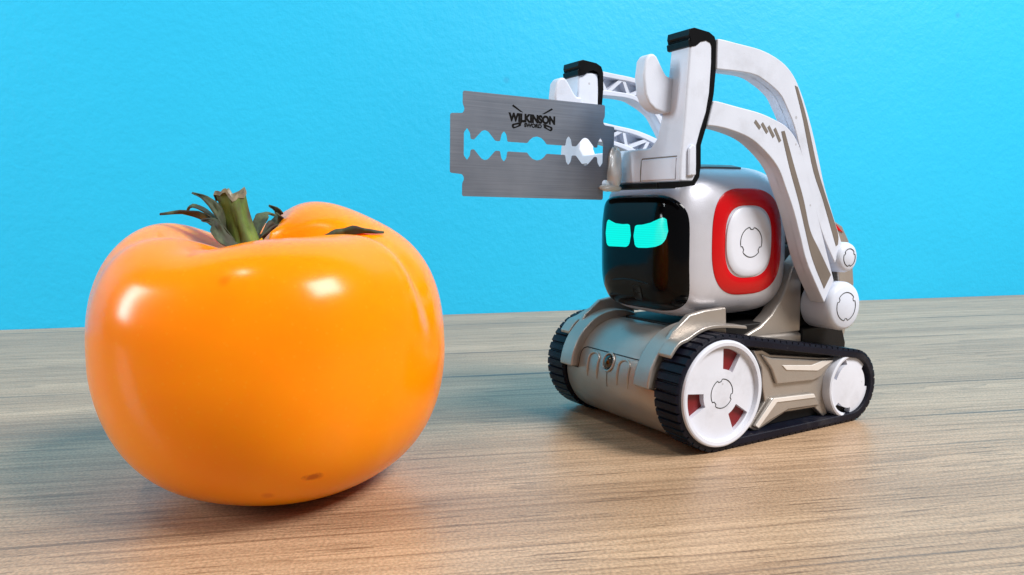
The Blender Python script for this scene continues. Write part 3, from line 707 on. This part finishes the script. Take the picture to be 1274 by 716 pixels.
def eye(name, top, bottom):
    v = []; f = []; n = 24; rows = 8
    ys = [top[0][0] + (top[-1][0] - top[0][0]) * i / (n - 1) for i in range(n)]
    def interp(c, y):
        for (a, p), (b, q) in zip(c, c[1:]):
            if a <= y <= b + 1e-9:
                u = (y - a) / (b - a) if b > a else 0; return p + (q - p) * u
        return c[-1][1]
    for y in ys:
        zt, zb = interp(top, y), interp(bottom, y)
        for r in range(rows):
            z = zb + (zt - zb) * r / (rows - 1); v.append((hx(y * 0.96 + 2.0, z) + FO + 0.06, y * 0.96 + 2.0, z))
    for i in range(n - 1):
        for r in range(rows - 1): f.append([i * rows + r, i * rows + r + 1, (i + 1) * rows + r + 1, (i + 1) * rows + r])
    return mesh(name, v, f, 180)
obj('eye', eye('eye', [(-12.7, 49.8), (-12.55, 51.8), (-12.0, 53.0), (-11.2, 53.3), (-10.2, 53.0), (-8, 52.4), (-5, 52.2), (-2.6, 52.3), (-1.9, 52.0), (-1.5, 51.2), (-1.4, 49.5)], [(-12.7, 49.8), (-12.5, 47.8), (-11.9, 46.8), (-11.0, 46.4), (-3.4, 46.5), (-2.4, 46.9), (-1.7, 47.8), (-1.4, 49.5)]), 'eye', face)
obj('eye', eye('eye', [(-0.3, 49.4), (-0.15, 51.2), (0.3, 51.9), (1.0, 52.1), (3, 52.2), (6, 52.7), (8.6, 53.6), (9.8, 54.0), (10.7, 53.8), (11.2, 53.1), (11.4, 50.8)], [(-0.3, 49.4), (-0.1, 47.7), (0.5, 46.8), (1.6, 46.5), (5, 46.6), (8, 47.0), (9.7, 47.6), (10.8, 48.6), (11.4, 50.8)]), 'eye', face)
obj('camera_window', face_patch('camera_window', 2.4, 35.2, [(1.7, 1.9, FO - .1), (1.65, 1.85, FO + .12), (1.3, 1.5, FO + .12), (1.1, 1.3, FO + .02)], 40), 'black', face)
obj('face_line', tube('face_line', [(hx(y, z) + FO, y, z) for y, z in [(-7 + 1.4 * i, 37.8 + 0.6 * math.sin(math.pi * i / 10)) for i in range(11)]], 0.12), 'black', face)
vent = [(-1.5 - 1.0 * i) for i in range(20)]
v = []; f = []
for x in vent:
    for y, dz in ((8.0, -0.6), (8.0, 0.45), (11.2, 0.45), (11.2, -0.6)): v.append((x, y, hz(x, y) + dz))
for i in range(len(vent) - 1):
    for k in range(4): f.append([i * 4 + k, i * 4 + (k + 1) % 4, (i + 1) * 4 + (k + 1) % 4, (i + 1) * 4 + k])
f += [[0, 1, 2, 3], [len(v) - 4, len(v) - 3, len(v) - 2, len(v) - 1]]
obj('top_strip', mesh('top_strip', v, f, 60), 'gap', head)

# --- lift arms
UP_T = [(1.75, 93.2), (0.2, 93.2), (-4.5, 92.8), (-11.7, 92.2), (-16.9, 91.1), (-20.8, 89.4), (-23.6, 87.0), (-25.8, 83.8), (-27.5, 80.7), (-30.2, 75), (-33, 68), (-35.2, 62), (-37.6, 57), (-40.2, 52), (-43.0, 46.8)]
UP_B = [(1.75, 86.7), (0.2, 86.7), (-4, 86.7), (-8.3, 86.6), (-12.7, 86.2), (-15.7, 85.4), (-18.6, 84.1), (-20.8, 82.4), (-22.2, 80.2), (-24.6, 75.5), (-27.3, 68), (-29.5, 62), (-32.2, 55.6), (-35.9, 48.5), (-40.6, 41.8)]
LO_T = [(2.6, 79.8), (0.8, 79.7), (-5, 78.9), (-12.2, 78), (-17.5, 76.8), (-21.4, 75.4), (-23.8, 73.6), (-25.5, 71.6), (-27.3, 68.4), (-29.5, 63.5), (-31.2, 59.3), (-32.8, 55.2), (-34.6, 51), (-36.6, 46.3), (-40.4, 37.5)]
LO_B = [(4.2, 74.3), (1.4, 74.2), (-2.5, 73.7), (-7.3, 72.7), (-11.4, 71.6), (-14.6, 70.4), (-17.1, 69), (-19.5, 66.9), (-21.2, 64.5), (-22.7, 61), (-24, 58), (-25.4, 54.6), (-27.3, 49.3), (-30.2, 42), (-36.9, 31.9)]
def sm(c, n=46): return [(p.x, p.y) for p in resample([(x, z, 0) for x, z in c], n)]
def lerp2(a, b, t): return (a[0] + (b[0] - a[0]) * t, a[1] + (b[1] - a[1]) * t)
def make_arm(T, B, s, hub, hr, hy0, hy1, stripe, slots):
    bend = lambda c, k: [(x + k * math.exp(-((x + 17) / 7) ** 2), z) for x, z in c]
    T, B = sm(bend(T, 0.9)), sm(bend(B, 2.7)); n = len(T)
    Y = lambda a, b: sorted((s * a, s * b))
    # outer plate, hollow inside with a rim and zig-zag ribs
    arm = obj('lift_arm', strip_slab('lift_arm', T, B, *Y(22.4, 24.6)), 'white', bot, 0.9, 3)
    for e, (p, q) in enumerate(((T, B), (B, T))):
        obj('arm_rim', strip_slab('arm_rim', p, [lerp2(a, b, 0.23) for a, b in zip(p, q)], *Y(20.0, 23.2)), 'white', arm, 0.35)
    k0 = 1
    steps = list(range(2, n - 3, 3)); side = 0
    for i, j in zip(steps, steps[1:]):
        a = lerp2(T[i], B[i], 0.13 if side == 0 else 0.87); b = lerp2(T[j], B[j], 0.87 if side == 0 else 0.13); side ^= 1
        d = Vector((b[0] - a[0], b[1] - a[1])).normalized(); nn = (-d.y * 0.5, d.x * 0.5)
        me = prism_y('rib', [(a[0] + nn[0], a[1] + nn[1]), (b[0] + nn[0], b[1] + nn[1]), (b[0] - nn[0], b[1] - nn[1]), (a[0] - nn[0], a[1] - nn[1])], *Y(20.3, 22.6))
        obj('rib', me, 'white', arm)
    cx, cz = hub
    h = obj('arm_hinge', lathe_y('arm_hinge', [(hr - .4, s * hy0), (hr, s * (hy0 + .4)), (hr, s * (hy1 - 1.3)), (hr - .35, s * (hy1 - .5)), (hr - 1.1, s * hy1), (0, s * (hy1 + .05))], cx, cz, 56), 'white', arm)
    obj('hub_mark', tube('hub_mark', notched_ring(cx, cz, hr * 0.58, s * (hy1 + .03), 30), 0.12, True), 'line', h)
    obj('stripe', strip_slab('stripe', sm(stripe[0], 24), sm(stripe[1], 24), *Y(24.2, 24.68)), 'taupe_inlay', arm)
    for (x0, zz0), (x1, zz1) in slots:
        d = Vector((x1 - x0, zz1 - zz0)).normalized(); nn = (-d.y * .42, d.x * .42)
        obj('slot', prism_y('slot', [(x0 + nn[0], zz0 + nn[1]), (x1 + nn[0], zz1 + nn[1]), (x1 - nn[0], zz1 - nn[1]), (x0 - nn[0], zz0 - nn[1])], *Y(24.2, 24.67)), 'grey_line', arm)
for s in (-1, 1):
    make_arm(UP_T, UP_B, s, (-44.7, 43.2), 3.9, 18.0, 25.6,
             ([(-24.5, 84.6), (-28.0, 77.5), (-32.4, 66.0), (-35.8, 59.2), (-38.8, 53.9), (-41.2, 49.2), (-41.3, 46.6)], [(-23.5, 84.9), (-26.8, 77), (-30.8, 65.6), (-34.6, 58.6), (-37.5, 52.7), (-39.6, 48.3), (-40.6, 46.2)]), [])
    make_arm(LO_T, LO_B, s, (-43.6, 30.7), 6.3, 16.6, 26.0,
             ([(-20.4, 74.2), (-24.4, 65.4), (-27.8, 58.1), (-30.6, 50.5), (-34.3, 45.4), (-39.0, 39.0)], [(-19.3, 74.0), (-22.6, 65.4), (-25.9, 58.1), (-28.8, 50.6), (-31.7, 43.5), (-36.6, 35.6)]),
             [((-10.4, 76.0), (-12.2, 74.4)), ((-12.7, 75.6), (-14.6, 73.5)), ((-14.9, 75.0), (-16.8, 72.6)), ((-17.0, 74.6), (-19.0, 71.6))])

# --- U-shaped lift bar
REAR = [(60, 6.6), (62, 6.6), (63.3, 6.6), (65.6, 6.6), (70.2, 6.7), (73.3, 5.6), (77.3, 4.0), (81.7, 3.1), (88, 2.7), (96, 2.8)]
FRONT = [(60, 11.5), (62, 11.5), (64.4, 11.6), (70, 11.0), (75.5, 10.4), (81, 10.0), (86.5, 9.5), (91, 9.2), (96, 9.0)]
def pl(c, z):
    for (a, p), (b, q) in zip(c, c[1:]):
        if a <= z <= b: return p + (q - p) * (z - a) / (b - a)
    return c[-1][1]
def lift_bar():
    U = [(-24, 62.0), (24, 62.0), (24, 93.0), (17.8, 92.0), (17.4, 84), (16.2, 77), (15.2, 72), (13.2, 70), (-13.2, 70), (-15.2, 72), (-16.2, 77), (-17.4, 84), (-17.8, 92.0), (-24, 93.0)]
    n = len(U); v = [(0, y, z) for y, z in U] + [(1, y, z) for y, z in U]
    me = mesh('lift_bar', v, [list(range(n)), list(range(n, 2 * n))] + [[i, (i + 1) % n, n + (i + 1) % n, n + i] for i in range(n)])
    bm = bmesh.new(); bm.from_mesh(me)
    for z in (65.6, 70, 73.3, 75.5, 77.3, 81.5, 86.5, 88, 90.5):
        bmesh.ops.bisect_plane(bm, geom=bm.verts[:] + bm.edges[:] + bm.faces[:], plane_co=(0, 0, z * S), plane_no=(0, 0, 1), dist=1e-8)
    for q in bm.verts:
        z = q.co.z / S; q.co.x = (pl(FRONT, z) if q.co.x > 0.0005 else pl(REAR, z)) * S
    bm.to_mesh(me); bm.free(); finish(me); return me
bar = obj('lift_bar', lift_bar(), 'white', bot, 0.55, 3)
EDGE_O = [(9.7, 91.0), (9.9, 92.2), (9.3, 92.7), (9.8, 93.3), (9.6, 94.6), (8.2, 95.0), (3.8, 94.5), (2.2, 93.7), (1.6, 92.2), (1.5, 88), (2.1, 81.5), (3.0, 77), (4.6, 73), (5.7, 70), (5.6, 65.6), (6.0, 63.0), (7.4, 61.2), (11.9, 60.7)]
EDGE_I = [(9.1, 90.8), (9.0, 90.9), (8.9, 90.9), (8.6, 91.0), (7.6, 91.2), (6.2, 92.2), (4.6, 92.6), (3.4, 92.2), (2.75, 91.2), (2.75, 88), (3.2, 81.8), (4.1, 77.4), (5.7, 73.4), (6.8, 70.2), (6.7, 65.8), (7.2, 63.6), (8.0, 62.2), (11.9, 62.05)]
for s in (-1, 1):
    a, b_ = sorted((s * 17.2, s * 24.15))
    obj('black_edging', strip_slab('black_edging', EDGE_O, EDGE_I, a, b_), 'black', bar, 0.3)
    a, b_ = sorted((s * 15.7, s * 19.2))
    obj('hook', prism_y('hook', [(9.6, 77.4), (12.2, 77.2), (14.6, 77.8), (16.3, 79.0), (17.4, 81.0), (17.9, 84.9), (17.4, 88.3), (16.4, 89.6), (15.0, 89.8), (14.2, 89.2), (12.0, 86.0), (11.2, 85.2), (9.4, 85.0)], a, b_), 'white', bar, 0.6, 3)
    a, b_ = sorted((s * 11.0, s * 22.6))
    pt = [(63.0, .22), (65.0, .22), (67.2, .22)]
    n = 3; v = []; f = []
    for (y, z) in [(a, 62.6), (b_, 62.6), (b_, 67.3), (a, 67.3)]: v.append((pl(FRONT, z) - .3, y, z))
    for (y, z) in [(a, 62.6), (b_, 62.6), (b_, 67.3), (a, 67.3)]: v.append((pl(FRONT, z) + .3, y, z))
    obj('bar_panel', mesh('bar_panel', v, [[0, 1, 2, 3], [4, 5, 6, 7], [0, 1, 5, 4], [1, 2, 6, 5], [2, 3, 7, 6], [3, 0, 4, 7]]), 'white', bar, 0.15)
    obj('panel_seam', tube('panel_seam', [(pl(FRONT, z) + .04, s * y, z) for y, z in ((10.7, 62.4), (10.7, 65), (10.75, 67.2), (11.1, 67.6), (15, 67.6), (19, 67.6), (22.6, 67.6))], 0.14), 'grey_line', bar)
    a, b_ = sorted((s * 23.8, s * 24.7))
    obj('bar_end_plate', prism_y('bar_end_plate', [(7.4, 63.4), (9.6, 63.2), (9.6, 69.2), (8.6, 70.2), (7.6, 69.6)], a, b_), 'white', bar, 0.35)
obj('black_edging', box('black_edging', 6.4, 12.1, -17.15, 17.15, 60.7, 62.05), 'black', bar, 0.25)

# ------------------------------------------------------------------ razor blade glued to the lift bar
ca, sa = math.cos(R(210.07)), math.sin(R(210.07))
def r2w(x, y, z): return Vector((34.82 + x * ca - y * sa, 195.22 + x * sa + y * ca, z))
BP = (35.78, 3.95, 69.77)
def curve_mesh(name, splines, half):
    cu = bpy.data.curves.new(name, 'CURVE'); cu.dimensions = '2D'; cu.fill_mode = 'BOTH'; cu.extrude = half * S
    for pts in splines:
        sp = cu.splines.new('POLY'); sp.points.add(len(pts) - 1); sp.use_cyclic_u = True
        for p, (x, z) in zip(sp.points, pts): p.co = (x * S, z * S, 0, 1)
    return to_mesh(name, cu)
def to_mesh(name, cu):
    o = bpy.data.objects.new(name, cu); col.objects.link(o)
    dg = bpy.context.evaluated_depsgraph_get(); me = bpy.data.meshes.new_from_object(o.evaluated_get(dg))
    bpy.data.objects.remove(o); bpy.data.curves.remove(cu)
    me.transform(Matrix.Rotation(R(90), 4, 'X'))           # x right, z up, faces towards -y
    finish(me, 30); me.name = name; return me
def fillet(pts, r, n=4):
    out = []; m = len(pts)
    for i in range(m):
        a, b, c = Vector(pts[i - 1]), Vector(pts[i]), Vector(pts[(i + 1) % m])
        u, w = (a - b), (c - b); k = min(r, u.length * 0.45, w.length * 0.45); u.normalize(); w.normalize()
        p, q = b + u * k, b + w * k
        for j in range(n + 1):
            t = j / n; out.append(tuple((1 - t) ** 2 * p + 2 * t * (1 - t) * b + t * t * q))
    return out
half = [(-18.6, 11.05), (-18.6, 8.3), (-18.1, 7.4), (-18.5, 6.4), (-21.5, 6.2)]
out = half + [(x, -z) for x, z in reversed(half)]
out = out + [(-x, -z) for x, z in out[::1]]
q = [(-18.3, 0), (-18.3, 2.4), (-17.5, 3.4), (-16.8, 2.4), (-16.65, 1.15), (-15.9, 1.0), (-14.0, 2.95), (-13.2, 3.2), (-12.4, 2.95), (-10.6, 1.05), (-9.5, 1.05), (-9.15, 2.6), (-8.5, 3.3), (-7.9, 2.6), (-7.6, 1.05), (-2.55, 1.05), (-2.0, 1.75), (-1.1, 2.4), (0, 2.65)]
topq = q[1:] + [(-x, z) for x, z in reversed(q[1:-1])]
hole = topq + [(x, -z) for x, z in reversed(topq)]
blade = obj('razor_blade', curve_mesh('razor_blade', [fillet(out, 0.5), fillet(hole, 0.28, 3)], 0.06), 'steel')
blade.matrix_world = Matrix.Translation(r2w(*BP) * S) @ Matrix.Rotation(R(210.07 + 180), 4, 'Z') @ Matrix.Rotation(R(1.41), 4, 'Y')
blade['label'] = 'steel double-edged razor blade glued to front of robot lift bar'; blade['category'] = 'razor blade'
def text(name, body_, size_, x, z, width, off):
    cu = bpy.data.curves.new(name, 'FONT'); cu.body = body_; cu.size = size_ * S; cu.align_x = 'CENTER'; cu.align_y = 'CENTER'
    cu.extrude = 0.01 * S; cu.offset = off * S
    me = to_mesh(name, cu)
    xs = [q.co.x for q in me.vertices]; zs = [q.co.z for q in me.vertices]
    k = width * S / (max(xs) - min(xs)); mx = (max(xs) + min(xs)) / 2; mz = (max(zs) + min(zs)) / 2; kz = size_ * S / (max(zs) - min(zs))
    for q in me.vertices: q.co = ((q.co.x - mx) * k + x * S, q.co.y - 0.075 * S, (q.co.z - mz) * kz + z * S)
    return obj(name, me, 'ink', blade)
text('lettering', 'WILKINSON', 1.95, -1.4, 6.45, 12.2, 0.13)
text('lettering', 'SWORD', 0.95, -1.15, 4.95, 4.6, 0.06)
def ink(name, polys):
    me = curve_mesh(name, polys, 0.01)
    for q in me.vertices: q.co.y -= 0.075 * S
    return obj(name, me, 'ink', blade)
for s in (-1, 1):
    X = lambda p: [(-1.3 + s * x, z) for x, z in p]
    ink('sword_print', [X([(5.0, 9.15), (5.35, 8.85), (3.2, 7.72), (2.4, 7.62)])])
    ink('hilt_print', [fillet(X([(2.6, 5.45), (3.3, 5.5), (5.3, 4.95), (5.35, 4.35), (4.9, 3.95), (3.4, 4.5), (2.9, 4.75), (3.0, 5.1)]), 0.3), fillet(X([(3.55, 5.0), (4.7, 4.75), (4.85, 4.4), (4.5, 4.4), (3.7, 4.75)]), 0.15)])
# hot glue holding the blade (in the blade's own frame)
g = ball('glue_blob', (21.5, -0.2, -3.9), 1.9, 2.3, 5.0, 44, 32, 0.06, 3)
obj('glue_blob', g, 'glue', blade)
obj('glue_blob', ball('glue_blob', (20.5, -0.3, -8.2), 3.2, 1.6, 0.85, 32, 16, 0.06, 5), 'glue', blade)

# ------------------------------------------------------------------ render
scene.render.engine = 'CYCLES'
scene.cycles.use_denoising = True
scene.render.resolution_x = 1024; scene.render.resolution_y = 575
